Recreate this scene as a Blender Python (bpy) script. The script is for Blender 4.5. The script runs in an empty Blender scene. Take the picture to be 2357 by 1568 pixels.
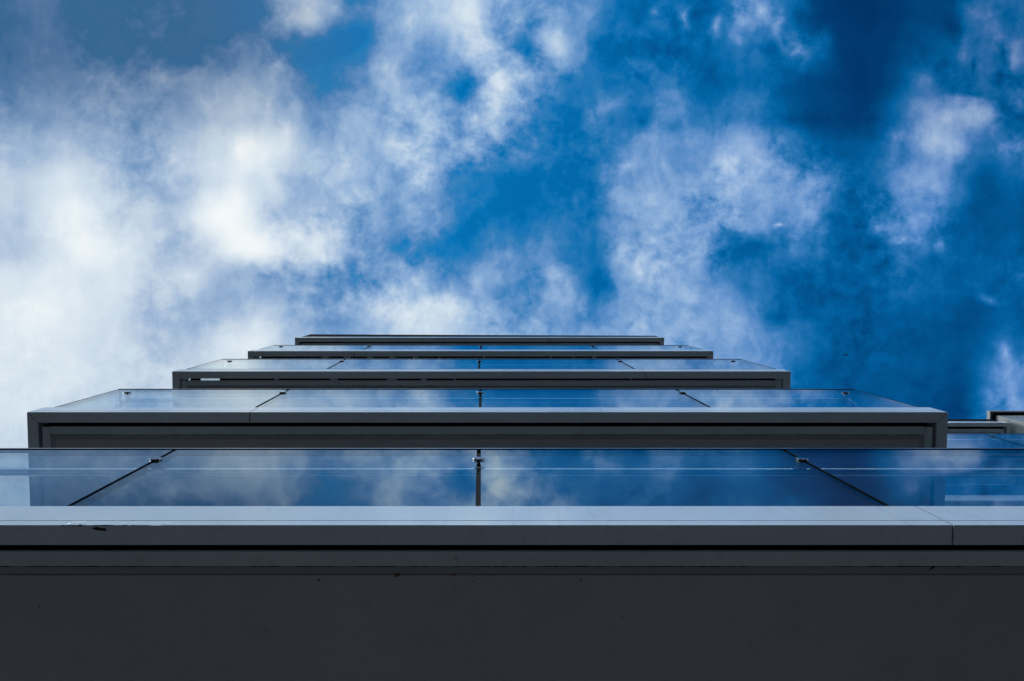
import bpy, bmesh, math, random
from mathutils import Vector, Matrix
random.seed(7)
S = bpy.context.scene
COL = S.collection
R = math.radians

# ------------------------------------------------------------------ camera
CAM_Z = 1.6
TILT = math.atan(122.0 / 1950.0)          # axis leans this far off the zenith, away from the facade
cam_d = bpy.data.cameras.new("camera")
cam = bpy.data.objects.new("camera", cam_d)
COL.objects.link(cam)
S.camera = cam
cam_d.sensor_width = 36.0
cam_d.lens = 1950.0 / 2357.0 * 36.0
cam_d.shift_x = 71.5 / 2357.0
cam_d.clip_start = 0.05
cam_d.clip_end = 20000
st, ct = math.sin(TILT), math.cos(TILT)
cx_ = Vector((1, 0, 0)); cy_ = Vector((0, -ct, st)); fw = Vector((0, st, ct))
# fw tilts towards the sky away from the building (-Y): zenith appears above the picture centre
fw = Vector((0, st, ct)); cy_ = Vector((0, -ct, st)); cx_ = fw.cross(cy_)
m = Matrix((cx_, cy_, -fw)).transposed().to_4x4()
m.translation = Vector((0, 0, CAM_Z))
cam.matrix_world = m

# ------------------------------------------------------------------ sun
SUN_EL, SUN_AZ = R(50), R(265)            # azimuth clockwise from +Y
sun_d = bpy.data.lights.new("sun", 'SUN')
sun_d.energy = 0.9
sun_d.angle = R(14)
sun_d.color = (1.0, 0.95, 0.88)
sun = bpy.data.objects.new("sun", sun_d)
COL.objects.link(sun)
sd = Vector((math.sin(SUN_AZ) * math.cos(SUN_EL), math.cos(SUN_AZ) * math.cos(SUN_EL), math.sin(SUN_EL)))
sun.rotation_euler = sd.to_track_quat('Z', 'Y').to_euler()
sun.location = (0, 0, 40)

# ------------------------------------------------------------------ colour management
S.view_settings.view_transform = 'Standard'
S.view_settings.look = 'None'
S.view_settings.gamma = 1.0
S.view_settings.exposure = 0.0
S.render.resolution_x, S.render.resolution_y = 1024, 681
try:
    S.cycles.max_bounces = 10
    S.cycles.diffuse_bounces = 3
    S.cycles.transparent_max_bounces = 32
    S.cycles.glossy_bounces = 8
except Exception:
    pass

def s2l(c):
    c = c / 255.0
    return c / 12.92 if c <= 0.04045 else ((c + 0.055) / 1.055) ** 2.4

def rgb(r, g, b):
    return (s2l(r), s2l(g), s2l(b), 1.0)

# ------------------------------------------------------------------ sky
# cloud thickness over the place, one row per band of sky from the far side of the street (first row)
# to the facade (last row), left to right; 0 deep blue, 90 thick bright cloud
CLOUD = [
 [33,37,27,30,32,32,13,30,58,52, 30,50,55,66,50,38,40,30,20,20, 16,30,30,12, 5, 5,10,14,28,28],
 [36,38,34,26,30,24,31,42,27,21, 22,50,43,60,54,27,57,23,20,19, 18,24,18,26, 8, 7,12,16,24,34],
 [40,43,44,47,49,49,54,57,45,30, 34,55,47,28,57,42,33,22,23,27, 20,19,16,11, 8, 7,18,24,18,22],
 [46,48,50,49,50,58,61,68,60,44, 52,49,57,38,58,36,20,30,24,29, 25,32,22,15,11, 9,29,45,42,18],
 [57,62,63,53,54,66,74,86,72,56, 54,60,56,46,36,28,19,22,36,46, 45,49,42,27,15,17,35,49,25,32],
 [68,74,70,63,54,64,80,75,60,57, 55,51,50,32,22,18,19,22,44,47, 49,52,44,41,26,21,40,43,17,17],
 [69,80,83,71,70,71,86,76,60,62, 50,45,46,32,22,21,25,25,48,49, 40,48,42,42,20,23,35,27,14,14],
 [68,76,86,81,71,64,82,90,74,70, 46,40,33,23,30,30,28,25,47,50, 45,22,22,24,20,17,25,25,18,14],
 [77,84,81,75,67,73,60,51,48,41, 36,56,47,38,40,32,42,23,45,47, 46,32,22,18,16,18,20,19,18,20],
 [83,84,79,72,62,59,57,63,54,44, 54,68,66,67,45,40,44,36,48,49, 48,43,24,18,15,15,15,17,13,18],
 [84,81,77,74,62,67,80,80,62,45, 55,68,72,66,55,50,50,48,50,50, 51,48,37,27,16,16,13,13,13,20],
 [81,80,78,71,71,72,72,68,60,50, 50,60,60,58,52,50,50,48,48,48, 48,45,40,22,15,14,13,12,13,33],
 [80,74,70,70,66,66,62,60,55,50, 48,50,52,50,50,48,48,46,46,46, 46,40,34,20,15,14,13,12,12,40],
 [72,72,70,68,66,62,60,56,52,48, 46,46,46,46,46,46,46,44,44,42, 40,34,28,20,18,16,16,16,20,30],
]
# single tufts, fingers and holes: east, south offset on a plane one unit overhead, half sizes, turn, thickness
TUFTS = [
 (-0.0971, -0.2076, 0.0203, 0.0325, 0, 0.12), (-0.0870, -0.3045, 0.0325, 0.0732, 20, 0.08), (-0.0028, -0.2955, 0.0366, 0.0895, 5, 0.08), (0.0201, -0.2283, 0.0366, 0.0732, 12, 0.11),
 (-0.0074, -0.1560, 0.0228, 0.0488, -35, 0.12), (-0.0161, -0.2373, 0.0244, 0.0407, 20, -0.15), (-0.1417, -0.2893, 0.0732, 0.0342, 10, -0.15), (-0.1948, -0.2696, 0.0285, 0.0447, 20, -0.14),
 (-0.0187, -0.3165, 0.0366, 0.0366, 0, 0.08), (-0.1994, -0.3089, 0.0407, 0.0260, 20, 0.12), (-0.2798, -0.1606, 0.0285, 0.0488, 0, 0.12), (-0.2613, -0.0569, 0.0651, 0.0244, 10, 0.05),
 (-0.2132, -0.0601, 0.0732, 0.0212, 28, 0.09), (-0.4742, -0.0949, 0.0488, 0.0651, 0, 0.06), (-0.1056, -0.0444, 0.0325, 0.0244, 0, -0.08), (-0.0292, -0.0619, 0.0854, 0.0244, -35, -0.10),
 (0.0216, -0.1201, 0.0407, 0.0488, 0, -0.05), (-0.0752, -0.0061, 0.0407, 0.0407, 0, 0.06), (-0.0061, -0.0061, 0.0146, 0.0325, 0, 0.09), (-0.0645, -0.1328, 0.0285, 0.0366, 20, 0.12),
 (-0.2262, -0.1828, 0.0203, 0.0488, 10, 0.10), (-0.3993, -0.1378, 0.0325, 0.0488, 20, -0.06), (-0.4029, -0.1977, 0.0407, 0.0244, 0, -0.05), (-0.2602, 0.0449, 0.0407, 0.0325, 0, 0.08),
 (-0.4232, -0.2942, 0.0325, 0.0488, -30, -0.06), (-0.3172, -0.3116, 0.0488, 0.0569, 0, -0.09), (-0.2776, -0.2822, 0.0277, 0.0244, 0, 0.07), (0.0838, -0.2844, 0.0407, 0.0260, 30, 0.18),
 (0.0409, -0.3089, 0.0179, 0.0407, 15, 0.15), (0.1213, -0.2696, 0.0146, 0.0244, 30, 0.08), (0.2000, -0.3187, 0.0114, 0.0114, 0, 0.12), (0.2351, -0.3116, 0.0122, 0.0244, -20, 0.14),
 (0.2717, -0.3018, 0.0114, 0.0260, 10, 0.16), (0.3021, -0.3089, 0.0244, 0.0309, 20, 0.17), (0.2984, -0.2844, 0.0146, 0.0244, -15, 0.12), (0.3255, -0.3187, 0.0146, 0.0228, -15, 0.15),
 (0.3445, -0.3040, 0.0138, 0.0260, 10, 0.17), (0.3679, -0.2746, 0.0146, 0.0293, -20, 0.14), (0.3478, -0.2795, 0.0098, 0.0203, -25, 0.10), (0.1879, -0.1927, 0.0203, 0.0285, -20, -0.08),
 (0.1497, -0.2103, 0.0504, 0.0146, -25, 0.10), (0.1297, -0.1927, 0.0114, 0.0277, -15, 0.06), (0.1733, -0.1428, 0.0325, 0.0163, -20, 0.12), (0.5296, -0.1728, 0.0488, 0.0293, 15, 0.12),
 (0.5796, -0.1977, 0.0325, 0.0277, 0, 0.09), (0.5138, -0.1228, 0.0488, 0.0325, -10, 0.09), (0.6062, -0.1606, 0.0325, 0.0163, 0, 0.08), (0.3496, -0.0734, 0.0146, 0.0049, -8, 0.22),
 (0.2550, -0.0922, 0.0244, 0.0244, 0, -0.08), (0.3902, -0.0922, 0.0293, 0.0293, 0, 0.08), (0.3173, -0.0444, 0.0651, 0.0407, 10, -0.05), (0.4647, -0.0697, 0.0203, 0.0146, 0, 0.10),
 (0.4956, -0.0546, 0.0325, 0.0081, -5, 0.10), (0.5393, -0.0495, 0.0114, 0.0163, 0, 0.10), (0.1386, -0.0038, 0.0358, 0.0203, 15, -0.10), (0.5999, 0.0143, 0.0293, 0.0098, 15, 0.12),
 (0.6224, 0.0790, 0.0163, 0.0342, -25, 0.16), (0.6333, 0.1306, 0.0212, 0.0407, -30, 0.18), (0.5123, -0.2400, 0.0244, 0.0203, 30, 0.12), (0.5592, -0.2696, 0.0163, 0.0285, 10, 0.10),
 (0.6174, -0.2625, 0.0203, 0.0366, 15, 0.12), (0.5828, -0.2477, 0.0195, 0.0277, -10, 0.10), (0.5658, -0.2252, 0.0651, 0.0114, 8, -0.10), (0.5724, -0.2575, 0.0073, 0.0203, 0, -0.09),
 (0.6033, -0.2723, 0.0065, 0.0244, 0, -0.09), (0.5752, -0.3187, 0.0407, 0.0309, 0, 0.09), (0.5429, -0.3067, 0.0244, 0.0488, 0, -0.07), (0.2167, -0.0601, 0.0488, 0.0130, -8, 0.07),
 (0.1941, -0.0186, 0.0569, 0.0114, -10, 0.05), (0.2502, 0.0138, 0.0488, 0.0130, 10, 0.05), (-0.1584, 0.0138, 0.0179, 0.0488, 30, 0.05), (-0.3705, -0.0509, 0.0488, 0.0195, -30, -0.05),
 (-0.3542, 0.0463, 0.0569, 0.0244, 10, -0.05), (-0.3906, 0.0138, 0.0212, 0.0407, -40, -0.05), (-0.0984, 0.0650, 0.0732, 0.0179, 0, 0.08), (-0.2401, -0.1151, 0.0195, 0.0488, -30, 0.08),
 (-0.3045, -0.1196, 0.0244, 0.0325, 20, -0.05), (-0.3436, -0.0140, 0.0325, 0.0179, -20, 0.05), (0.5426, -0.1941, 0.0854, 0.0423, 0, 0.09), (0.5903, -0.1941, 0.0366, 0.0366, 0, 0.10),
 (0.5138, -0.1656, 0.0447, 0.0260, -8, 0.07), (0.5439, -0.1569, 0.0488, 0.0179, 0, 0.05), (0.4886, -0.1778, 0.0325, 0.0244, -20, 0.07), (0.5108, -0.1306, 0.0569, 0.0366, -20, 0.05),
 (0.6238, -0.2153, 0.0179, 0.0325, 0, 0.10), (0.6230, -0.1656, 0.0366, 0.0228, 10, 0.10), (0.6003, -0.2915, 0.0244, 0.0366, -35, 0.08), (0.6189, -0.2714, 0.0195, 0.0293, -20, 0.06),
 (0.5525, -0.3045, 0.0146, 0.0488, 15, -0.08), (0.3936, -0.1968, 0.0651, 0.0488, 0, -0.05), (0.3524, -0.1968, 0.0651, 0.0325, 0, -0.05), (-0.1687, -0.3223, 0.0244, 0.0163, 0, 0.08),
 (-0.1603, -0.2598, 0.0212, 0.0325, 0, 0.06), (-0.1834, -0.2373, 0.0163, 0.0325, 20, -0.06), (-0.1194, -0.2328, 0.0277, 0.0407, 0, 0.07), (-0.1078, -0.2553, 0.0163, 0.0325, -20, 0.07),
 (-0.0827, -0.2463, 0.0244, 0.0244, 0, -0.05), (-0.0416, -0.2732, 0.0195, 0.0325, -20, -0.06), (-0.0326, -0.2103, 0.0212, 0.0244, 0, 0.05), (-0.0510, -0.1832, 0.0325, 0.0325, 0, 0.06),
 (-0.0970, -0.1606, 0.0488, 0.0244, 30, 0.07), (-0.1197, -0.1968, 0.0146, 0.0244, 20, -0.05), (-0.0327, -0.1469, 0.0325, 0.0244, 0, 0.06), (0.0132, -0.1832, 0.0195, 0.0325, -20, 0.07),
 (0.0316, -0.1968, 0.0325, 0.0325, 0, -0.05), (0.0542, -0.2732, 0.0163, 0.0325, -20, -0.07), (0.0497, -0.2463, 0.0488, 0.0325, 0, 0.05), (0.0590, -0.2193, 0.0488, 0.0195, -10, 0.05),
 (0.1000, -0.2418, 0.0488, 0.0244, 0, -0.05), (0.2660, -0.1515, 0.0488, 0.0244, 20, 0.05), (0.3028, -0.1515, 0.0488, 0.0325, 20, 0.05), (0.3537, -0.1378, 0.0488, 0.0325, 0, 0.05),
 (0.3772, -0.1151, 0.0325, 0.0325, 0, 0.06), (0.3126, -0.1196, 0.0488, 0.0244, 0, 0.05), (0.1980, -0.0785, 0.0325, 0.0651, -5, 0.06), (0.1893, -0.0325, 0.0488, 0.0325, 0, 0.05),
 (0.2223, 0.0045, 0.0651, 0.0244, 10, 0.05), (0.2923, 0.0277, 0.0488, 0.0325, 25, 0.05), (0.0504, -0.0417, 0.0407, 0.0244, 0, 0.05), (0.0924, 0.0138, 0.0407, 0.0212, 0, 0.06),
 (0.0134, 0.0231, 0.0407, 0.0244, 0, 0.08), (-0.0423, 0.0184, 0.0732, 0.0325, -20, 0.08), (-0.0842, 0.0324, 0.0407, 0.0244, 0, 0.06), (-0.1351, 0.0045, 0.0325, 0.0325, 0, -0.07),
 (-0.1488, -0.0232, 0.0407, 0.0195, -20, -0.05), (-0.1857, -0.0325, 0.0244, 0.0146, 30, 0.08), (-0.2416, -0.0140, 0.0488, 0.0163, 15, -0.05), (-0.2884, 0.0138, 0.0651, 0.0325, 0, -0.06),
 (-0.3444, 0.0231, 0.0407, 0.0488, 0, -0.05), (-0.4133, -0.0047, 0.0488, 0.0488, 0, 0.05), (-0.4587, -0.0417, 0.0569, 0.0488, 0, 0.06), (-0.4841, -0.1196, 0.0569, 0.0407, 0, 0.05),
 (-0.5361, -0.0785, 0.0488, 0.0488, 0, -0.06), (-0.5466, -0.0417, 0.0407, 0.0325, 0, -0.05), (-0.5256, 0.0231, 0.0569, 0.0488, 0, 0.05), (-0.3607, -0.0785, 0.0325, 0.0488, -20, -0.07),
 (-0.3233, -0.0968, 0.0325, 0.0488, 0, 0.05), (-0.3052, -0.0785, 0.0407, 0.0488, -15, 0.08), (-0.2863, -0.1059, 0.0407, 0.0569, -10, 0.07), (-0.2405, -0.0876, 0.0325, 0.0325, -20, -0.06),
 (-0.2124, -0.1151, 0.0244, 0.0407, -10, -0.05), (-0.1716, -0.0601, 0.0325, 0.0325, 40, 0.06), (-0.2612, -0.2283, 0.0488, 0.0325, -20, 0.06), (-0.2379, -0.2553, 0.0325, 0.0244, 0, 0.05),
 (-0.2200, -0.2283, 0.0163, 0.0407, -10, 0.05)
]
NX, NY = 30, 14
PX0, PX1 = -0.5442, 0.6171                   # east-west extent of the map on a plane one unit overhead
PY0, PY1 = -0.3135, 0.1819                   # and north-south, first row to last row

W = bpy.data.worlds.new("World")
S.world = W
W.use_nodes = True
NT = W.node_tree
NT.nodes.clear()

class G:
    """small helper that writes node graphs"""
    def __init__(s, nt): s.nt = nt
    def n(s, t, **kw):
        nd = s.nt.nodes.new(t)
        for k, v in kw.items(): setattr(nd, k, v)
        return nd
    def put(s, sock, v):
        if v is None: return
        if isinstance(v, bpy.types.NodeSocket): s.nt.links.new(v, sock)
        else: sock.default_value = v
    def m(s, op, a, b=None, c=None, clamp=False):
        nd = s.n('ShaderNodeMath', operation=op); nd.use_clamp = clamp
        s.put(nd.inputs[0], a); s.put(nd.inputs[1], b)
        if c is not None: s.put(nd.inputs[2], c)
        return nd.outputs[0]
    def v(s, op, a, b=None, c=None):
        nd = s.n('ShaderNodeVectorMath', operation=op)
        s.put(nd.inputs[0], a)
        if op == 'SCALE': s.put(nd.inputs['Scale'], b)
        else: s.put(nd.inputs[1], b)
        if c is not None: s.put(nd.inputs[2], c)
        return nd.outputs['Value'] if op in ('DOT_PRODUCT', 'LENGTH', 'DISTANCE') else nd.outputs['Vector']
    def noise(s, vec, scale, detail=6, rough=0.55, dist=0.0, col=False, lac=2.0):
        nd = s.n('ShaderNodeTexNoise'); nd.noise_dimensions = '3D'
        s.put(nd.inputs['Vector'], vec)
        nd.inputs['Scale'].default_value = scale; nd.inputs['Detail'].default_value = detail
        nd.inputs['Roughness'].default_value = rough; nd.inputs['Distortion'].default_value = dist
        nd.inputs['Lacunarity'].default_value = lac
        return nd.outputs['Color'] if col else nd.outputs['Fac']
    def ramp(s, fac, stops, mode='LINEAR'):
        nd = s.n('ShaderNodeValToRGB'); cr = nd.color_ramp; cr.interpolation = mode
        while len(cr.elements) > 1: cr.elements.remove(cr.elements[-1])
        cr.elements[0].position = stops[0][0]; cr.elements[0].color = stops[0][1]
        for p, c in stops[1:]:
            e = cr.elements.new(p); e.color = c
        s.put(nd.inputs[0], fac)
        return nd.outputs[0]
    def mix(s, fac, a, b, mode='MIX'):
        nd = s.n('ShaderNodeMix', data_type='RGBA', blend_type=mode)
        s.put(nd.inputs[0], fac); s.put(nd.inputs[6], a); s.put(nd.inputs[7], b)
        return nd.outputs[2]
    def maprange(s, v, a, b, c, d, t='LINEAR'):
        nd = s.n('ShaderNodeMapRange', interpolation_type=t)
        for i, x in enumerate((v, a, b, c, d)): s.put(nd.inputs[i], x)
        return nd.outputs[0]

g = G(NT)
tc = g.n('ShaderNodeTexCoord').outputs['Generated']
sep = g.n('ShaderNodeSeparateXYZ'); g.put(sep.inputs[0], tc)
dz = g.m('MAXIMUM', sep.outputs[2], 0.12)
comb = g.n('ShaderNodeCombineXYZ')
g.put(comb.inputs[0], g.m('DIVIDE', sep.outputs[0], dz))
g.put(comb.inputs[1], g.m('DIVIDE', sep.outputs[1], dz))
P = comb.outputs[0]
# wind-torn edges: three sizes of warping
def warp(vec, scale, amp, detail, off):
    c = g.noise(g.v('ADD', vec, (off, off * 1.7, 0)), scale, detail, 0.6, col=True)
    return g.v('SCALE', g.v('SUBTRACT', c, (0.5, 0.5, 0.5)), amp)
w1 = warp(P, 12.0, 0.026, 3.0, 3.1)
w2 = warp(P, 46.0, 0.017, 4.0, 7.7)
Pw = g.v('ADD', g.v('ADD', P, g.v('SCALE', w1, 0.3)), w2)
sp = g.n('ShaderNodeSeparateXYZ'); g.put(sp.inputs[0], Pw)
u = g.maprange(sp.outputs[0], PX0, PX1, 0.0, 1.0)
v = g.maprange(sp.outputs[1], PY0, PY1, 0.0, float(NY - 1))
tot = None
for k in range(0, NY, 3):
    rows = [CLOUD[min(k + q, NY - 1)] for q in range(3)]
    stops = [(i / (NX - 1), (rows[0][i] / 100, rows[1][i] / 100, rows[2][i] / 100, 1)) for i in range(NX)]
    c = g.ramp(u, stops, 'CARDINAL')
    sc = g.n('ShaderNodeSeparateColor'); g.put(sc.inputs[0], c)
    for q in range(3):
        j = k + q
        if j >= NY: break
        if j == 0: vv = g.m('MAXIMUM', v, 0.0)
        elif j == NY - 1: vv = g.m('MINIMUM', v, float(NY - 1))
        else: vv = v
        wgt = g.m('SUBTRACT', 1.0, g.m('ABSOLUTE', g.m('SUBTRACT', vv, float(j))), clamp=True)
        wgt = g.maprange(wgt, 0, 1, 0, 1, 'SMOOTHSTEP')
        t = g.m('MULTIPLY', sc.outputs[q], wgt)
        tot = t if tot is None else g.m('ADD', tot, t)
Pt = g.v('ADD', P, g.v('SCALE', w2, 0.9))
for x, y, rx, ry, a, amp in TUFTS:
    mp = g.n('ShaderNodeMapping', vector_type='TEXTURE'); g.put(mp.inputs[0], Pt)
    mp.inputs[1].default_value = (x, y, 0); mp.inputs[2].default_value = (0, 0, R(a)); mp.inputs[3].default_value = (rx, ry, 1)
    gt = g.n('ShaderNodeTexGradient', gradient_type='QUADRATIC_SPHERE'); g.put(gt.inputs[0], mp.outputs[0])
    tot = g.m('MULTIPLY_ADD', gt.outputs['Fac'], amp * (1.5 if max(rx, ry) < 0.035 else 1.2 if amp > 0 else 1.0), tot)
# filaments and billows: coarse torn shapes, patches of fine fluff, and long faint strands
wf = warp(P, 20.0, 0.055, 4.0, 11.3)
Pd = g.v('ADD', P, wf)
n1 = g.noise(g.v('ADD', P, g.v('SCALE', wf, 0.5)), 17.0, 6.0, 0.55, 0.0)
n2 = g.noise(g.v('ADD', g.v('ADD', P, g.v('SCALE', wf, 0.35)), (5, 2, 0)), 52.0, 5.0, 0.62, 0.0)
patch = g.maprange(g.noise(g.v('ADD', P, (2.2, 8.1, 0)), 7.0, 2.0, 0.5), 0.38, 0.62, 0.15, 1.25, 'SMOOTHSTEP')
n3 = g.noise(g.v('MULTIPLY', Pd, (1.0, 0.28, 1.0)), 70.0, 4.0, 0.55, 0.0)
edge = g.m('MULTIPLY', g.maprange(tot, 0.10, 0.34, 0.16, 1.0), g.maprange(tot, 0.55, 0.85, 1.0, 0.40))
edge = g.m('MULTIPLY', edge, g.maprange(sp.outputs[0], -0.5, -0.12, 0.55, 1.05))
d1 = g.m('MULTIPLY', g.m('SUBTRACT', n1, 0.5), 0.52)
d2 = g.m('MULTIPLY', g.m('MULTIPLY', g.m('SUBTRACT', n2, 0.5), 0.50), patch)
d3 = g.m('MULTIPLY', g.m('MULTIPLY', g.m('SUBTRACT', n3, 0.5), 0.20), g.m('SUBTRACT', 1.3, patch))
den = g.m('ADD', tot, g.m('MULTIPLY', g.m('ADD', g.m('ADD', d1, d2), d3), edge))
den = g.m('MAXIMUM', den, g.maprange(sp.outputs[0], 0.12, 0.42, 0.185, 0.0))
# thickness -> light: thin cloud lets the blue through, thick cloud is bright
nish = g.n('ShaderNodeTexSky'); nish.sky_type = 'NISHITA'; nish.sun_disc = False
nish.sun_elevation = SUN_EL; nish.sun_rotation = SUN_AZ
nish.air_density = 1.0; nish.dust_density = 0.6; nish.ozone_density = 1.6
SKY = 0.1
blue_k = g.ramp(den, [(0.0, (0.004, 0.11, 0.27, 1)), (0.08, (0.004, 0.19, 0.38, 1)), (0.20, (0.004, 0.50, 0.78, 1)), (0.34, (0.03, 0.62, 0.84, 1))])
blue = g.v('SCALE', g.mix(1.0, nish.outputs[0], blue_k, 'MULTIPLY'), 2.0)
cl_stops = [(0.0, rgb(45, 120, 182)), (0.30, rgb(62, 128, 188)), (0.40, rgb(98, 146, 200)), (0.50, rgb(130, 168, 212)), (0.60, rgb(158, 188, 222)),
            (0.70, rgb(190, 210, 231)), (0.80, rgb(214, 228, 239)), (0.90, rgb(236, 243, 247)), (1.0, rgb(250, 252, 253))]
cloud = g.ramp(den, cl_stops)
# cloud away from the sun loses warmth and goes violet, cloud to the west goes grey
cloud = g.mix(g.maprange(sp.outputs[0], 0.10, 0.6, 0.0, 0.9), cloud, g.mix(1.0, cloud, (0.90, 0.93, 1.04, 1), 'MULTIPLY'))
greyf = g.m('MULTIPLY', g.maprange(sp.outputs[0], -0.02, -0.38, 0.0, 0.95, 'SMOOTHSTEP'), g.maprange(den, 0.25, 0.8, 1.0, 0.0))
cloud = g.mix(greyf, cloud, g.mix(1.0, cloud, (1.22, 0.98, 0.84, 1), 'MULTIPLY'))
nwf = g.m('MULTIPLY', g.maprange(sp.outputs[0], -0.04, -0.34, 0.0, 1.0, 'SMOOTHSTEP'), g.maprange(sp.outputs[1], -0.13, -0.28, 0.0, 1.0, 'SMOOTHSTEP'))
cloud = g.mix(nwf, cloud, g.mix(1.0, cloud, (0.60, 0.62, 0.66, 1), 'MULTIPLY'))  # vignette of the upper-left corner, put into the cloud colour
cloud10 = g.v('SCALE', cloud, 1.0 / SKY)
blue = g.mix(nwf, blue, tuple(10 * c for c in rgb(60, 104, 148)[:3]) + (1,))
nef = g.m('MULTIPLY', g.maprange(sp.outputs[0], 0.25, 0.6, 0.0, 1.0, 'SMOOTHSTEP'), g.maprange(sp.outputs[1], -0.06, -0.28, 0.0, 1.0, 'SMOOTHSTEP'))
blue = g.mix(nef, blue, g.mix(1.0, blue, (1.0, 0.86, 0.86, 1), 'MULTIPLY'))
cloud10 = g.mix(nef, cloud10, g.mix(1.0, cloud10, (0.70, 0.70, 0.72, 1), 'MULTIPLY'))  # upper-right corner falloff of the view, painted into blue and cloud
alpha = g.maprange(den, 0.18, 0.37, 0.0, 1.0, 'SMOOTHSTEP')
skyc = g.mix(alpha, blue, cloud10)
# pale haze low down; unseen street side brightened to light the fascia fronts
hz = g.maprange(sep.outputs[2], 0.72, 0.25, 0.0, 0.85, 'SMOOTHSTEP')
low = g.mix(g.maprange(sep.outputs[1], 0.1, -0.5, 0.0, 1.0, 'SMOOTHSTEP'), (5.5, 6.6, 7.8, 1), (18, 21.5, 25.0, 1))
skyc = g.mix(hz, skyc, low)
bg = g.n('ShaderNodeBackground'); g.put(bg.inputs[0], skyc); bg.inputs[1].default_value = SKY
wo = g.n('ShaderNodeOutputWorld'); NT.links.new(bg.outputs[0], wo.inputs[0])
W.cycles.sampling_method = 'MANUAL'; W.cycles.sample_map_resolution = 512

# ------------------------------------------------------------------ materials
def mat(name):
    mm = bpy.data.materials.new(name); mm.use_nodes = True
    nt = mm.node_tree; nt.nodes.clear()
    gg = G(nt)
    out = gg.n('ShaderNodeOutputMaterial')
    return mm, gg, out

def painted(name, c1, c2, rough=0.35, scale=3.0, metallic=0.0, bump=0.02, speck=0.0, spec=0.5, coat=0.0, streak=0.0):
    mm, gg, out = mat(name)
    co = gg.n('ShaderNodeTexCoord').outputs['Object']
    n = gg.noise(co, scale, 6, 0.6)
    colr = gg.mix(gg.maprange(n, 0.35, 0.65, 0, 1), c1, c2)
    if speck:
        k = gg.noise(co, 30.0, 2, 0.5)
        kf = gg.m('MULTIPLY', gg.maprange(k, 0.76, 0.79, 0, 1), speck * 0.6)
        colr = gg.mix(kf, colr, (0.02, 0.017, 0.014, 1))
    if streak:
        sv = gg.noise(gg.v('MULTIPLY', co, (34.0, 34.0, 1.6)), 1.0, 4, 0.6)
        sf = gg.m('MULTIPLY', gg.maprange(sv, 0.56, 0.74, 0, 1), streak)
        colr = gg.mix(sf, colr, (0.22, 0.22, 0.21, 1))
        dr = gg.noise(co, 7.0, 8, 0.7)
        colr = gg.mix(gg.m('MULTIPLY', gg.maprange(dr, 0.55, 0.72, 0, 1), streak * 0.9), colr, (0.20, 0.20, 0.19, 1))
    b = gg.n('ShaderNodeBsdfPrincipled')
    gg.put(b.inputs['Base Color'], colr)
    b.inputs['Metallic'].default_value = metallic
    gg.put(b.inputs['Roughness'], gg.maprange(n, 0.3, 0.7, rough * 0.85, rough * 1.15))
    b.inputs['Specular IOR Level'].default_value = spec
    b.inputs['Coat Weight'].default_value = coat
    if bump:
        bp = gg.n('ShaderNodeBump'); bp.inputs['Strength'].default_value = bump * 4; bp.inputs['Distance'].default_value = 0.004
        gg.put(bp.inputs['Height'], gg.noise(co, 6.0, 3, 0.5))
        gg.put(b.inputs['Normal'], bp.outputs[0])
    nt = mm.node_tree; nt.links.new(b.outputs[0], out.inputs[0])
    return mm

M = {}
M['fascia'] = painted('fascia_paint', (0.70, 0.745, 0.78, 1), (0.76, 0.80, 0.83, 1), 0.30, 1.6, 0.0, 0.006, 0.3, coat=0.5, streak=0.17)
M['strip'] = painted('strip_paint', (0.58, 0.65, 0.68, 1), (0.66, 0.71, 0.73, 1), 0.5, 2.2, 0, 0.02, 0.8, streak=0.2)
M['soffit'] = painted('soffit_board', (0.49, 0.455, 0.46, 1), (0.56, 0.52, 0.52, 1), 0.8, 0.9, 0, 0.03, 0.7, streak=0.22)
M['border'] = painted('soffit_margin', (0.38, 0.37, 0.39, 1), (0.44, 0.43, 0.44, 1), 0.8, 2.0, 0, 0.03, 0.8)
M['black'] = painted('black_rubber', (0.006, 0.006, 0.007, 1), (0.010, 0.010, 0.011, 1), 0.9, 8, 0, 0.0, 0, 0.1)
M['membrane'] = painted('roof_membrane', (0.004, 0.006, 0.007, 1), (0.007, 0.009, 0.010, 1), 0.9, 5, 0, 0.02, 0, 0.05)
M['steel'] = painted('polished_steel', (0.42, 0.43, 0.44, 1), (0.48, 0.48, 0.49, 1), 0.13, 9, 1.0, 0.0)
M['clamp'] = painted('clamp_steel', (0.20, 0.205, 0.21, 1), (0.26, 0.26, 0.265, 1), 0.12, 9, 1.0, 0.0)
M['cap'] = painted('cap_steel', (0.62, 0.64, 0.66, 1), (0.66, 0.67, 0.69, 1), 0.25, 9, 1.0, 0.0)
M['render'] = painted('wall_render', (0.13, 0.13, 0.128, 1), (0.17, 0.17, 0.165, 1), 0.85, 1.2, 0, 0.05)
M['clad'] = painted('wall_cladding', (0.27, 0.30, 0.30, 1), (0.33, 0.36, 0.35, 1), 0.4, 1.5, 0, 0.01, 0.3)
M['frame'] = painted('window_frame', (0.05, 0.055, 0.06, 1), (0.07, 0.075, 0.08, 1), 0.4, 4, 0.2, 0.0)
M['rust'] = painted('rust', (0.035, 0.018, 0.010, 1), (0.018, 0.014, 0.012, 1), 0.9, 30, 0, 0.03, 0, 0.2)
M['tile'] = painted('deck_tile', (0.09, 0.09, 0.088, 1), (0.12, 0.118, 0.115, 1), 0.6, 2, 0, 0.02)
M['feather'] = painted('feather', (0.03, 0.035, 0.04, 1), (0.06, 0.06, 0.065, 1), 0.8, 10)

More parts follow.
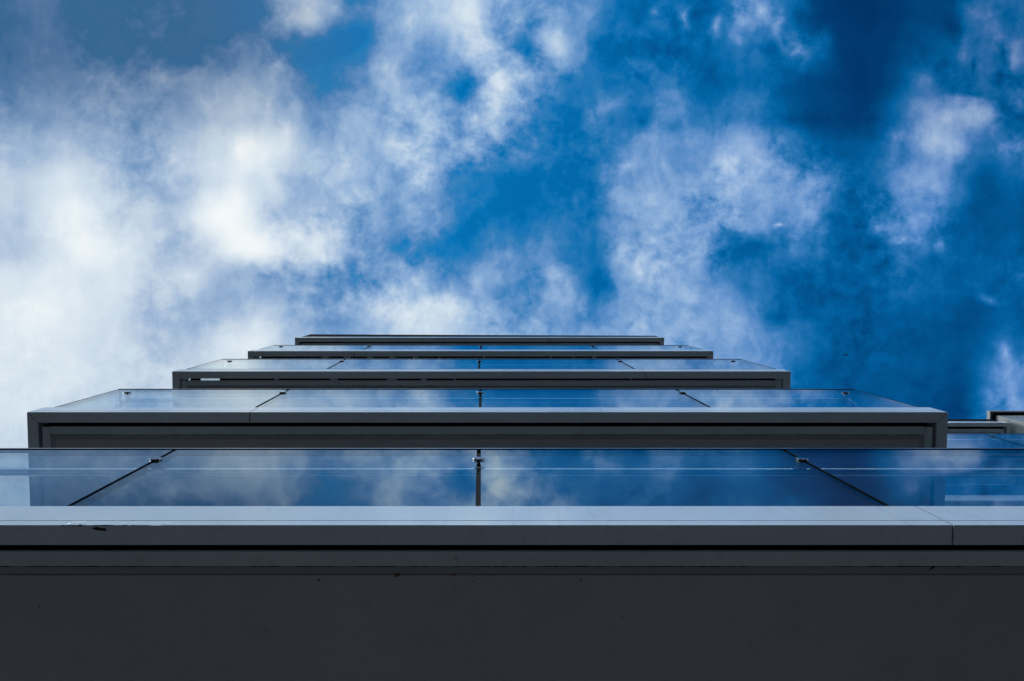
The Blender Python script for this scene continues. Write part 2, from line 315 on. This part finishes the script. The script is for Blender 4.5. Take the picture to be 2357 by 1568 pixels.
def glass_mat():
    mm, gg, out = mat('clear_glass')
    geo = gg.n('ShaderNodeNewGeometry')
    co = gg.n('ShaderNodeTexCoord').outputs['Object']
    bp = gg.n('ShaderNodeBump'); bp.inputs['Strength'].default_value = 0.02; bp.inputs['Distance'].default_value = 0.001
    gg.put(bp.inputs['Height'], gg.noise(gg.v('MULTIPLY', co, (1, 1, 1.4)), 1.1, 2, 0.4))
    cosn = gg.m('ABSOLUTE', gg.v('DOT_PRODUCT', geo.outputs['True Normal'], geo.outputs['Incoming']))
    f = gg.m('ADD', 0.04, gg.m('MULTIPLY', 0.96, gg.m('POWER', gg.m('SUBTRACT', 1.0, cosn, clamp=True), 4.3)))
    tr = gg.n('ShaderNodeBsdfTransparent'); tr.inputs[0].default_value = (0.89, 0.95, 0.96, 1)
    gl = gg.n('ShaderNodeBsdfGlossy'); gl.inputs['Roughness'].default_value = 0.0
    gl.inputs['Color'].default_value = (0.86, 0.945, 1.0, 1)
    gg.put(gl.inputs['Normal'], bp.outputs[0])
    mx = gg.n('ShaderNodeMixShader'); gg.put(mx.inputs[0], f)
    mm.node_tree.links.new(tr.outputs[0], mx.inputs[1]); mm.node_tree.links.new(gl.outputs[0], mx.inputs[2])
    mm.node_tree.links.new(mx.outputs[0], out.inputs[0])
    return mm
M['glass'] = glass_mat()
M['glass_edge'] = painted('glass_edge', (0.002, 0.010, 0.011, 1), (0.003, 0.014, 0.015, 1), 0.7, 6, 0, 0.0, 0, 0.12)

def window_mat():
    mm, gg, out = mat('window_glass')
    b = gg.n('ShaderNodeBsdfPrincipled'); b.inputs['Base Color'].default_value = (0.015, 0.02, 0.022, 1)
    b.inputs['Roughness'].default_value = 0.03; b.inputs['Specular IOR Level'].default_value = 0.8
    mm.node_tree.links.new(b.outputs[0], out.inputs[0]); return mm
M['window'] = window_mat()

def paving_mat():
    mm, gg, out = mat('paving')
    co = gg.n('ShaderNodeTexCoord').outputs['Object']
    br = gg.n('ShaderNodeTexBrick'); gg.put(br.inputs['Vector'], co)
    br.inputs['Color1'].default_value = (0.023, 0.022, 0.021, 1); br.inputs['Color2'].default_value = (0.028, 0.027, 0.026, 1)
    br.inputs['Mortar'].default_value = (0.09, 0.09, 0.085, 1); br.inputs['Scale'].default_value = 1.6
    br.inputs['Mortar Size'].default_value = 0.012
    n = gg.noise(co, 2.0, 6, 0.6)
    c = gg.mix(0.35, br.outputs[0], gg.ramp(n, [(0.3, (0.015, 0.015, 0.015, 1)), (0.7, (0.035, 0.033, 0.032, 1))]))
    b = gg.n('ShaderNodeBsdfPrincipled'); gg.put(b.inputs['Base Color'], c); b.inputs['Roughness'].default_value = 0.85
    mm.node_tree.links.new(b.outputs[0], out.inputs[0]); return mm
M['paving'] = paving_mat()
M['asphalt'] = painted('asphalt', (0.016, 0.016, 0.017, 1), (0.024, 0.024, 0.024, 1), 0.9, 3, 0, 0.05)

# ------------------------------------------------------------------ mesh helpers
def obj(name, bm, mats, parent=None, smooth=False, loc=None):
    me = bpy.data.meshes.new(name)
    bmesh.ops.recalc_face_normals(bm, faces=bm.faces[:])
    if smooth:
        for f in bm.faces: f.smooth = True
    bm.to_mesh(me); bm.free()
    if not isinstance(mats, (list, tuple)): mats = [mats]
    for mm in mats: me.materials.append(mm)
    o = bpy.data.objects.new(name, me); COL.objects.link(o)
    if loc is not None: o.location = loc
    if parent is not None: o.parent = parent
    return o

def thing(name, label, cat, loc=(0, 0, 0), group=None):
    o = bpy.data.objects.new(name, None); COL.objects.link(o); o.location = loc
    o.empty_display_size = 0.3
    o['label'] = label; o['category'] = cat
    if group: o['group'] = group
    return o

def box(bm, x0, x1, y0, y1, z0, z1, mi=0):
    vs = [bm.verts.new((x, y, z)) for x in (x0, x1) for y in (y0, y1) for z in (z0, z1)]
    fs = []
    for q in ((0, 1, 3, 2), (4, 6, 7, 5), (0, 4, 5, 1), (2, 3, 7, 6), (0, 2, 6, 4), (1, 5, 7, 3)):
        f = bm.faces.new([vs[i] for i in q]); f.material_index = mi; fs.append(f)
    return fs

def tube(bm, path, rad, seg=16, sx=1.0, caps=True):
    """sweep a circle along a polyline"""
    rings = []
    n = len(path)
    for i, p in enumerate(path):
        p = Vector(p)
        if i == 0: t = Vector(path[1]) - p
        elif i == n - 1: t = p - Vector(path[i - 1])
        else: t = (Vector(path[i + 1]) - p).normalized() + (p - Vector(path[i - 1])).normalized()
        t.normalize()
        up = Vector((0, 0, 1)) if abs(t.z) < 0.9 else Vector((1, 0, 0))
        a = t.cross(up).normalized(); b = a.cross(t).normalized()
        rings.append([bm.verts.new(p + a * math.cos(2 * math.pi * k / seg) * rad + b * math.sin(2 * math.pi * k / seg) * rad * sx) for k in range(seg)])
    for r0, r1 in zip(rings, rings[1:]):
        for k in range(seg):
            bm.faces.new((r0[k], r0[(k + 1) % seg], r1[(k + 1) % seg], r1[k]))
    if caps:
        bm.faces.new(rings[0]); bm.faces.new(rings[-1])

def extrude_poly(bm, pts, z0, z1):
    A = [bm.verts.new((x, y, z0)) for x, y in pts]; B = [bm.verts.new((x, y, z1)) for x, y in pts]
    n = len(pts)
    bm.faces.new(A); bm.faces.new(B[::-1])
    for k in range(n): bm.faces.new((A[k], A[(k + 1) % n], B[(k + 1) % n], B[k]))

def prism_x(bm, prof, xa, xb, y0, mitre_a=0, mitre_b=0, x_gap=0.0015):
    """profile (o, z) swept along X; o runs inward (+Y). mitre=+1 cuts the end at 45 degrees"""
    A = [bm.verts.new((xa + (o if mitre_a else 0) + x_gap, y0 + o, z)) for o, z in prof]
    B = [bm.verts.new((xb - (o if mitre_b else 0) - x_gap, y0 + o, z)) for o, z in prof]
    n = len(prof)
    for k in range(n): bm.faces.new((A[k], A[(k + 1) % n], B[(k + 1) % n], B[k]))
    bm.faces.new(A); bm.faces.new(B[::-1])

def prism_y(bm, prof, x0, sgn, ya, yb, gap=0.0015):
    """side piece, o runs inward (sgn = +1 for the left side), mitred at ya"""
    A = [bm.verts.new((x0 + sgn * o, ya + o + gap, z)) for o, z in prof]
    B = [bm.verts.new((x0 + sgn * o, yb, z)) for o, z in prof]
    n = len(prof)
    for k in range(n): bm.faces.new((A[k], A[(k + 1) % n], B[(k + 1) % n], B[k]))
    bm.faces.new(A); bm.faces.new(B[::-1])

def ragged(bm, x0, x1, y, z, wmin, wmax, step, th=0.0015, gaps=0.35):
    """one continuous torn line of old sealant: swells to a few millimetres, thins to almost nothing"""
    x = x0; pts = []
    while x < x1:
        L = step * random.randint(1, 9); on = random.random() > gaps
        for i in range(int(round(L / step))):
            if x < x1: pts.append((x, random.uniform(wmin, wmax) if on else 0.0006))
            x += step * random.uniform(0.8, 1.2)
    rows = [[bm.verts.new((a, y + s_ * b * 0.5, z + dz)) for a, b in pts] for s_, dz in ((-1, 0), (1, 0), (1, th), (-1, th))]
    for k in range(4):
        r0, r1 = rows[k], rows[(k + 1) % 4]
        for i in range(len(pts) - 1): bm.faces.new((r0[i], r0[i + 1], r1[i + 1], r1[i]))
    bm.faces.new([r[0] for r in rows]); bm.faces.new([r[-1] for r in rows])

def pane(parent, x0, x1, y0, y1, z0, z1, thin_axis):
    bm = bmesh.new(); fs = box(bm, x0, x1, y0, y1, z0, z1)
    bm.normal_update()
    for f in bm.faces:
        c = f.calc_center_median()
        if thin_axis == 'y': on = abs(c.y - y0) < 1e-5 or abs(c.y - y1) < 1e-5
        else: on = abs(c.x - x0) < 1e-5 or abs(c.x - x1) < 1e-5
        f.material_index = 0 if on else 1
    return obj('glass_pane', bm, [M['glass'], M['glass_edge']], parent)

def fascia_profile(H, w=0.078):
    return [(0.0, 0.0), (w, 0.0), (w, H), (0.0, H), (0.0, 0.068), (0.007, 0.0655), (0.007, 0.0605), (0.0, 0.058)]

# ------------------------------------------------------------------ the ground
bm = bmesh.new(); box(bm, -3000, 3000, -3000, 3000, -0.5, -0.12)
o = obj('ground', bm, M['asphalt']); o['kind'] = 'structure'
bm = bmesh.new(); box(bm, -60, 60, -3.2, 40, -0.119, 0.0)
o = obj('pavement', bm, M['paving']); o['kind'] = 'structure'

# ------------------------------------------------------------------ main building
Y0 = 0.917                                # outer face of the balconies; camera is at y = 0
YW = 2.75                                 # facade
body = thing('apartment_building', 'tall building with five dark slabs and glass balconies rising straight overhead', 'building', (0, YW, 0))

def at_parent(o, par):                    # keep world coordinates under a shifted parent
    o.matrix_parent_inverse = Matrix.Translation(-par.location)

def frame(bm, xs, zs, ya, yb, holes):
    """frame with openings as one connected solid"""
    V = {(i, k, q): bm.verts.new((xs[i], y, zs[k])) for i in range(len(xs)) for k in range(len(zs)) for q, y in ((0, ya), (1, yb))}
    solid = {(i, k) for i in range(len(xs) - 1) for k in range(len(zs) - 1)} - holes
    for i, k in solid:
        for q in (0, 1): bm.faces.new((V[i, k, q], V[i + 1, k, q], V[i + 1, k + 1, q], V[i, k + 1, q]))
        for di, dk, a, b in ((-1, 0, (i, k), (i, k + 1)), (1, 0, (i + 1, k), (i + 1, k + 1)), (0, -1, (i, k), (i + 1, k)), (0, 1, (i, k + 1), (i + 1, k + 1))):
            if (i + di, k + dk) not in solid: bm.faces.new((V[a + (0,)], V[b + (0,)], V[b + (1,)], V[a + (1,)]))

def wall_with_windows(parent, xa, xb, yf, yb, z1, floors, mt=None):
    bm = bmesh.new(); box(bm, xa, xb, yf, yb, 0, z1)
    w = obj('wall', bm, mt or M['render'], parent); at_parent(w, parent)
    n = max(1, int((xb - xa) / 2.2))
    for zf in floors:
        for i in range(n):
            cx0 = xa + (i + 0.5) * (xb - xa) / n
            hw = min(0.85, (xb - xa) / n * 0.42)
            bm = bmesh.new()
            z0, z2 = zf, zf + 2.25
            xs = [cx0 - hw, cx0 - hw + 0.06, cx0 - 0.03, cx0 + 0.03, cx0 + hw - 0.06, cx0 + hw]
            zs = [z0, z0 + 0.06, z2 - 0.06, z2]
            frame(bm, xs, zs, yf - 0.05, yf - 0.002, {(1, 1), (3, 1)})
            fr = obj('window', bm, M['frame'], parent); at_parent(fr, parent)
            bm = bmesh.new(); box(bm, cx0 - hw + 0.06, cx0 + hw - 0.06, yf - 0.02, yf - 0.004, z0 + 0.06, z2 - 0.06)
            obj('pane', bm, M['window'], fr)

# h above the camera: slab underside, top of fascia, top of glass; outline left, right; fascia seams; glass plane
LEVELS = [
    dict(h=3.225, ft=3.510, gt=4.775, xl=-3.38, xr=3.38, seams=[1.826], gy=0.917, jx=(-1.735, -0.012, 1.715)),
    dict(h=6.20,  ft=6.449, gt=7.616, xl=-3.347, xr=3.443, seams=[-1.705], gy=0.917, jx=(-1.73, -0.005, 1.76)),
    dict(h=9.24,  ft=9.493, gt=10.79, xl=-3.383, xr=3.393, seams=[1.81], gy=0.913, jx=(-1.73, -0.02, 1.73)),
    dict(h=12.21, ft=12.49, gt=13.45, xl=-3.371, xr=3.359, seams=[-1.83], gy=0.917, jx=(-1.74, 0.0, 1.74)),
]
labels = ['lowest balcony, its broad dark underside filling the bottom of the view',
          'second balcony up, both end corners in view',
          'third balcony up with slots of sky along its edge gap',
          'highest glazed balcony, just under the roof slab']

def slab(parent, name, h, ft, xl, xr, gap=0.020, seams=(), y0=Y0, yw=YW, closed=True, lab=None, zoff=CAM_Z):
    """slab with soffit, edge strips and a mitred metal fascia held clear of it by brackets"""
    z = h + zoff
    fw_ = 0.078
    e = fw_ + gap
    H = ft - h
    # core of the slab
    bm = bmesh.new()
    rc = 0.012 if closed else 0.055
    box(bm, xl + e + rc, xr - e - rc, y0 + e + rc, yw, z + 0.020, z + H - 0.03)
    s = obj(name, bm, [M['soffit']], parent); at_parent(s, parent)
    if lab: s['label'] = lab
    # soffit board
    bm = bmesh.new(); i2 = e + 0.060 + 0.036
    box(bm, xl + i2, xr - i2, y0 + i2, yw - 0.001, z + 0.004, z + 0.0195)
    obj('soffit', bm, M['soffit'], s)
    bm = bmesh.new(); i1 = e + 0.060
    extrude_poly(bm, [(xl + i1, yw - 0.001), (xl + i1, y0 + i1), (xr - i1, y0 + i1), (xr - i1, yw - 0.001), (xr - i2 + 0.0005, yw - 0.001),
                      (xr - i2 + 0.0005, y0 + i2 - 0.0005), (xl + i2 - 0.0005, y0 + i2 - 0.0005), (xl + i2 - 0.0005, yw - 0.001)], z + 0.010, z + 0.0195)
    obj('soffit_margin', bm, M['border'], s)
    # edge strips: angle sections round the slab
    bm = bmesh.new()
    box(bm, xl + e + 0.062, xr - e - 0.062, y0 + e, y0 + e + 0.058, z, z + 0.0195)
    obj('edge_strip', bm, M['strip'], s)
    for sx, xa in ((1, xl + e), (-1, xr - e)):
        a, b = (xa, xa + 0.058) if sx > 0 else (xa - 0.058, xa)
        bm = bmesh.new(); box(bm, a, b, y0 + e + 0.003, yw - 0.001, z + 0.0012, z + 0.0195)
        obj('edge_strip', bm, M['strip'], s)
    # black packing or brackets in the gap
    bm = bmesh.new()
    zt = z + H * 0.62
    segs = [(xl + fw_ + 0.001, xl + e + 0.010, y0 + e + 0.012, yw - 0.002), (xr - e - 0.010, xr - fw_ - 0.001, y0 + e + 0.012, yw - 0.002)]
    if closed: segs.append((xl + fw_ + 0.001, xr - fw_ - 0.001, y0 + fw_ + 0.001, y0 + e + 0.010))
    bm.free()
    for a, b, c, d in segs:
        bm = bmesh.new(); box(bm, a, b, c, d, zt, zt + 0.02)
        obj('packing', bm, M['black'], s)
    if not closed:
        x = xl + 0.18; q = 0
        while x < xr - 0.2:
            bm = bmesh.new()
            L = random.uniform(0.09, 0.13) if abs(x) > 2.6 else random.uniform(0.19, 0.27)
            if -1.2 < x < 3.0: L = random.choice((0.3, 0.33, 0.26, 0.33, 0.33))
            if x <= -1.2 and random.random() < 0.3: L = 0.325
            box(bm, x, min(x + L, xr - 0.1), y0 + fw_ + 0.001, y0 + e + 0.011, z + 0.05, z + H * 0.5)
            obj('bracket', bm, M['black'], s)
            x += 0.325
    bm = bmesh.new()                       # inner face of the gap, a black sheet standing in for its shadow
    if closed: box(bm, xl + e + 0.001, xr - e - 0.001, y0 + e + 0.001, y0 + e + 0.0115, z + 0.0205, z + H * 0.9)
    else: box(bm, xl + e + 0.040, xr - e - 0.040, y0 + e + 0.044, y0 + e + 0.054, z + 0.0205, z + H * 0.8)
    obj('gap_shade', bm, M['black'], s)
    # fascia
    pr = [(o_, z + zz) for o_, zz in fascia_profile(H)]
    cuts = [xl] + sorted(seams) + [xr]
    for i in range(len(cuts) - 1):
        bm = bmesh.new()
        prism_x(bm, pr, cuts[i], cuts[i + 1], y0, mitre_a=(i == 0), mitre_b=(i == len(cuts) - 2), x_gap=0.0035)
        obj('fascia', bm, M['fascia'], s)
    for c_ in seams:
        bm = bmesh.new(); box(bm, c_ - 0.0033, c_ + 0.0033, y0 + 0.004, y0 + 0.074, z + 0.006, z + H - 0.004)
        obj('joint_backing', bm, M['black'], s)  # black strip added so no sky shows through the seam
    for sx, xa in ((1, xl), (-1, xr)):
        bm = bmesh.new(); prism_y(bm, pr, xa, sx, y0, yw - 0.002, gap=0.0022); obj('fascia', bm, M['fascia'], s)
    # torn sealant between strip and soffit
    bm = bmesh.new()
    ragged(bm, xl + i1, xr - i1, y0 + i1 - 0.001, z - 0.0005, 0.0015, 0.0045, 0.014, 0.004)
    obj('sealant', bm, M['rust'], s)
    return s

def disc(parent, x, y, z, axis=1, r=0.032):
    """clamp: round plate on the outer face, one on the inner, a stem running back to the rail"""
    bm = bmesh.new()
    n_ = 0.008
    prof = [(-0.012, 0.0005), (-0.012, r * 0.80), (-0.010, r * 0.96), (-0.007, r), (-0.003, r * 0.97), (-0.0005, r * 0.80), (-0.0005, n_),
            (0.0180, n_), (0.0180, r * 0.8), (0.021, r * 0.97), (0.025, r), (0.028, r * 0.96), (0.030, r * 0.8), (0.030, 0.0005)]
    seg = 28; rs = []
    for d, rr in prof:
        rs.append([bm.verts.new((x + rr * math.cos(2 * math.pi * k / seg), y + d, z + rr * math.sin(2 * math.pi * k / seg))) for k in range(seg)])
    for a, b in zip(rs, rs[1:]):
        for k in range(seg): bm.faces.new((a[k], a[(k + 1) % seg], b[(k + 1) % seg], b[k]))
    bm.faces.new(rs[0]); bm.faces.new(rs[-1])
    return obj('clamp', bm, M['clamp'], parent, smooth=False)

def stem(parent, x, y, z, yr, zr, axis=1):
    bm = bmesh.new()
    if axis == 1:
        pts = [(x, y + 0.028, z), (x, yr - 0.012, z), (x, yr - 0.003, z + 0.004), (x, yr, z + 0.012), (x, yr, zr - 0.012)]
    else:
        s_ = 1 if x < 0 else -1
        pts = [(x + s_ * 0.02, y, z), (yr, y, z), (yr, y, zr - 0.012)]
    tube(bm, pts, 0.0065, 10)
    return obj('rail_stem', bm, M['steel'], parent, smooth=True)

for i, L in enumerate(LEVELS):
    s = slab(body, 'balcony', L['h'], L['ft'], L['xl'], L['xr'], gap=(0.026, 0.030, 0.023, 0.025)[i], seams=L['seams'],
             closed=i < 2, lab=labels[i])
    z0 = L['ft'] + CAM_Z; z1 = L['gt'] + CAM_Z
    gy = L['gy']; T = 0.0175
    gl, gr = L['xl'] + 0.075, L['xr'] - 0.075
    edges = [gl] + list(L['jx']) + [gr]
    zb = z0 - 0.0 + 0.002
    for k in range(4):
        a = edges[k] + (0.0115 if k else 0.0); b = edges[k + 1] - (0.0115 if k < 3 else 0.0)
        pane(s, a, b, gy + 0.002, gy + 0.002 + T, zb, z1, 'y')
    for xx in (gl - 0.0045, gr + 0.0005):
        bm = bmesh.new(); box(bm, xx, xx + 0.004, gy + 0.0005, gy + T + 0.003, zb, z1 - 0.0135)
        obj('edge_trim', bm, M['black'], s)
    for xx in (gl, gr - T):
        pane(s, xx, xx + T, gy + 0.002 + T + 0.003, YW - 0.02, zb, z1, 'x')
    # cap along the top edge
    bm = bmesh.new()
    box(bm, gl - 0.004, gr + 0.004, gy - 0.002, gy + T + 0.006, z1 + 0.001, z1 + 0.016)
    obj('top_cap', bm, M['cap'], s)
    bm = bmesh.new(); box(bm, gl - 0.002, gr + 0.002, gy - 0.0005, gy + T + 0.0045, z1 - 0.013, z1 + 0.0005)
    obj('gasket', bm, M['black'], s)
    for xx in (gl, gr - T):
        bm = bmesh.new(); box(bm, xx - 0.001, xx + T + 0.001, gy + T + 0.007, YW - 0.02, z1 + 0.001, z1 + 0.008)
        obj('top_cap', bm, M['cap'], s)
    # handrail: tube behind the glass that turns back to the wall at both ends
    zd = z1 - 0.30 if i != 1 else z1 - 0.26
    yr = gy + 0.066; rr = 0.022; rad = 0.11
    xa, xb = gl + 0.09, gr - 0.09
    path = [(xa, YW - 0.02, zd)]
    for k in range(0, 11):
        an = math.pi - k * math.pi / 2 / 10
        path.append((xa + rad + rad * math.cos(an), yr + rad - rad * math.sin(an), zd))
    for k in range(0, 11):
        an = math.pi / 2 - k * math.pi / 2 / 10
        path.append((xb - rad + rad * math.cos(an), yr + rad - rad * math.sin(an), zd))
    path.append((xb, YW - 0.02, zd))
    bm = bmesh.new(); tube(bm, path, rr, 20)
    obj('handrail', bm, M['steel'], s, smooth=True)
    for x in (gl + 0.185,) + tuple(L['jx']) + (gr - 0.185,):
        c = disc(s, x, gy + 0.002, zd)
        stem(s, x, gy + 0.002, zd - 0.004, yr, zd + 0.0)
    # deck
    bm = bmesh.new(); box(bm, L['xl'] + 0.12, L['xr'] - 0.12, Y0 + 0.165, YW - 0.003, z0 - 0.029, z0 - 0.012)
    obj('deck', bm, M['tile'], s)

# damage on the lowest fascia: dents in the lip, a torn flake hanging from the underside
low = [o_ for o_ in bpy.data.objects if o_.name == 'balcony'][0]
def blob(name, mt, cx0, cy0, cz0, rx, ry, rz, rough=0.2, seg=24, ang=0.0):
    bm = bmesh.new(); bmesh.ops.create_icosphere(bm, subdivisions=3, radius=1.0)
    ca, sa = math.cos(ang), math.sin(ang)
    for vtx in bm.verts:
        k = 1 + rough * (math.sin(vtx.co.x * 5.1 + 1) * math.cos(vtx.co.y * 4.3) + 0.5 * math.sin(vtx.co.x * 11))
        x, y, zz = vtx.co.x * rx * k, vtx.co.y * ry * k, vtx.co.z * rz
        vtx.co = (cx0 + x * ca - y * sa, cy0 + x * sa + y * ca, cz0 + zz)
    return obj(name, bm, mt, low, smooth=True)
zl = 3.225 + CAM_Z
blob('torn_flake', M['rust'], -1.473, Y0 + 0.0155, zl - 0.001, 0.026, 0.0055, 0.0012, 0.25, ang=0.13)
blob('dent', M['fascia'], -1.568, Y0 - 0.0005, zl + 0.022, 0.035, 0.0042, 0.026, 0.05)
blob('dent', M['rust'], -1.563, Y0 + 0.001, zl + 0.0005, 0.022, 0.0036, 0.003, 0.3)
blob('dent', M['fascia'], -1.36, Y0 + 0.0012, zl + 0.02, 0.055, 0.0030, 0.022, 0.05)
blob('dent', M['fascia'], -1.255, Y0 + 0.0012, zl + 0.02, 0.055, 0.0034, 0.024, 0.05)
bm = bmesh.new()
ragged(bm, -1.62, -1.22, Y0 + 0.001, zl - 0.0012, 0.0008, 0.0038, 0.012, 0.003, 0.35)
obj('chipped_edge', bm, M['rust'], low)

M['orange'] = painted('orange_rust', (0.30, 0.10, 0.03, 1), (0.14, 0.05, 0.02, 1), 0.9, 60, 0, 0.0)
for x, y, r_ in ((-0.325, 1.116, 0.0065), (-0.105, 1.114, 0.0045), (-0.63, 1.135, 0.004), (-0.03, 1.14, 0.0025), (0.39, 1.135, 0.003), (-0.97, 1.15, 0.002), (0.55, 1.28, 0.0025), (-1.72, 1.24, 0.003)):
    k = blob('rust_spot', M['orange'], x, y, zl + (0.0098 if y < 1.11 else 0.0038), r_ * 1.5, r_ * 0.8, 0.0006, 0.45, ang=x)
for x, y, a, L_ in ((1.765, 1.083, -0.6, 0.022), (2.18, 1.118, 0.1, 0.022), (2.10, 1.076, 0.02, 0.06)):
    blob('crack', M['rust'], x, y, zl + 0.0095 if y < 1.11 else zl + 0.0038, L_, 0.0025, 0.0006, 0.5, ang=a)
# roof slab and membrane
LR = dict(h=15.50, ft=15.74, xl=-3.41, xr=3.36)
rs = slab(body, 'roof_slab', LR['h'], LR['ft'], LR['xl'], LR['xr'], gap=0.026, seams=[-2.62, 1.27], closed=True, lab='topmost slab, the roof edge with a black line above it')
bm = bmesh.new()
zt = LR['ft'] + CAM_Z
vs = [(LR['xl'] + 0.05, Y0 + 0.004, zt + 0.001), (LR['xr'] - 0.03, Y0 + 0.004, zt + 0.001), (LR['xr'] - 0.03, YW, zt + 0.001), (LR['xl'] + 0.05, YW, zt + 0.001)]
tops = [0.95, 0.45, 0.45, 0.95]
A = [bm.verts.new(p) for p in vs]; B = [bm.verts.new((p[0], p[1], p[2] + t)) for p, t in zip(vs, tops)]
bm.faces.new(A); bm.faces.new(B[::-1])
for k in range(4): bm.faces.new((A[k], A[(k + 1) % 4], B[(k + 1) % 4], B[k]))
obj('parapet', bm, M['membrane'], rs)

floors = [0.15] + [L['ft'] + CAM_Z + 0.0 for L in LEVELS]
wall_with_windows(body, -3.30, 3.30, YW, 12.0, 17.0, floors)

# ------------------------------------------------------------------ neighbouring building on the right
NY0, NYW = 2.80, 4.6
nb = thing('neighbouring_building', 'neighbouring building at the right edge with glass balconies and a clad corner tower', 'building', (9, NYW, 0))
nlv = [(7.80, 8.08, 9.3), (11.0, 11.28, 12.45), (14.35, 14.63, 16.12)]
for i, (h, ft, gt) in enumerate(nlv):
    s = slab(nb, 'balcony', h, ft, 5.4, 10.98, gap=0.03, seams=[8.2], y0=NY0, yw=NYW)
    z0, z1 = ft + CAM_Z + 0.002, gt + CAM_Z
    js = [5.48, 6.05, 7.78, 9.66, 10.96]
    for a, b in zip(js, js[1:]):
        pane(s, a + 0.012, b - 0.012, NY0 + 0.002, NY0 + 0.0195, z0, z1, 'y')
    bm = bmesh.new(); box(bm, 5.44, 10.97, NY0 - 0.004, NY0 + 0.024, z1 + 0.001, z1 + 0.018)
    obj('top_cap', bm, M['cap'], s)
    bm = bmesh.new(); tube(bm, [(5.6, NYW - 0.02, z1 - 0.28), (5.6, NY0 + 0.16, z1 - 0.28), (5.7, NY0 + 0.075, z1 - 0.28), (10.9, NY0 + 0.075, z1 - 0.28)], 0.024, 16)
    obj('handrail', bm, M['steel'], s, smooth=True)
    for x in js[1:-1]:
        disc(s, x, NY0 + 0.002, z1 - 0.28, r=0.045); stem(s, x, NY0 + 0.002, z1 - 0.284, NY0 + 0.075, z1 - 0.28)
rs2 = slab(nb, 'roof_slab', 17.42, 17.62, 5.4, 10.98, gap=0.05, seams=[8.0], y0=NY0, yw=NYW)
bm = bmesh.new(); box(bm, 5.45, 10.9, NY0 + 0.006, NYW, 17.622 + CAM_Z, 17.95 + CAM_Z)
obj('parapet', bm, M['membrane'], rs2)
wall_with_windows(nb, 5.4, 10.99, NYW, 13, 19.4, [8.08 + CAM_Z, 11.28 + CAM_Z, 14.63 + CAM_Z])
# tower: stacked cladding courses with open joints
bm = bmesh.new()
lv = [(0.0, 0)]
z = 0.0
while z < 18.05 + CAM_Z - 0.7:
    z += 0.62; lv += [(z - 0.006, 0), (z - 0.006, 1), (z + 0.006, 1), (z + 0.006, 0)]
lv.append((18.05 + CAM_Z, 0))
prev = None
for zz, q in lv:
    k = 0.03 * q
    r_ = [bm.verts.new(p) for p in ((11.06 + k, 2.74 + k, zz), (14.5 - k, 2.74 + k, zz), (14.5 - k, 11 - k, zz), (11.06 + k, 11 - k, zz))]
    if prev is None: bm.faces.new(r_)
    else:
        for q2 in range(4): bm.faces.new((prev[q2], prev[(q2 + 1) % 4], r_[(q2 + 1) % 4], r_[q2]))
    prev = r_
bm.faces.new(prev)
tw = obj('tower', bm, M['clad'], nb); at_parent(tw, nb)
bm = bmesh.new(); box(bm, 11.00, 14.6, 2.69, 11.1, 18.052 + CAM_Z, 18.10 + CAM_Z)
obj('canopy', bm, M['membrane'], tw)
bm = bmesh.new(); box(bm, 10.96, 14.66, 2.66, 11.16, 18.101 + CAM_Z, 18.22 + CAM_Z)
obj('coping', bm, M['clad'], tw)

# ------------------------------------------------------------------ a bird far up
def bird():
    bm = bmesh.new()
    # body: stretched, tapered
    rings = []
    for t, r_ in ((-0.20, 0.004), (-0.14, 0.022), (-0.04, 0.038), (0.06, 0.034), (0.13, 0.022), (0.17, 0.020), (0.21, 0.010), (0.24, 0.002)):
        rings.append([bm.verts.new((math.cos(a) * r_, t, math.sin(a) * r_ * 0.9)) for a in [2 * math.pi * k / 10 for k in range(10)]])
    for a, b in zip(rings, rings[1:]):
        for k in range(10): bm.faces.new((a[k], a[(k + 1) % 10], b[(k + 1) % 10], b[k]))
    bm.faces.new(rings[0]); bm.faces.new(rings[-1])
    for s_ in (-1, 1):                      # wings: inner arm, bent wrist, swept tip
        pts = [(0.02, 0.07, 0.01, 0.11), (0.18, 0.10, 0.05, 0.12), (0.34, 0.07, 0.04, 0.08), (0.50, -0.02, 0.01, 0.02)]
        up, dn = [], []
        for x, y, zz, ch in pts:
            up.append([bm.verts.new((s_ * x, y, zz + 0.006)), bm.verts.new((s_ * x, y - ch, zz + 0.004))])
            dn.append([bm.verts.new((s_ * x, y, zz - 0.004)), bm.verts.new((s_ * x, y - ch, zz))])
        for k in range(3):
            for q in (up, dn): bm.faces.new((q[k][0], q[k + 1][0], q[k + 1][1], q[k][1]))
            bm.faces.new((up[k][0], up[k + 1][0], dn[k + 1][0], dn[k][0])); bm.faces.new((up[k][1], up[k + 1][1], dn[k + 1][1], dn[k][1]))
        bm.faces.new((up[3][0], up[3][1], dn[3][1], dn[3][0]))
    a = [bm.verts.new(p) for p in ((-0.02, -0.17, 0.004), (0.02, -0.17, 0.004), (0.05, -0.29, 0.004), (-0.05, -0.29, 0.004))]
    b = [bm.verts.new((q.co.x, q.co.y, -0.002)) for q in a]
    bm.faces.new(a); bm.faces.new(b)
    for k in range(4): bm.faces.new((a[k], a[(k + 1) % 4], b[(k + 1) % 4], b[k]))
    o = obj('bird', bm, M['feather'])
    return o
b = bird()
hh = 110.0
b.location = (hh * 0.4325, hh * 0.0795, hh + CAM_Z)
b.rotation_euler = (R(8), R(4), R(4))
b['label'] = 'tiny dark bird gliding in open blue sky right of the balconies'; b['category'] = 'bird'
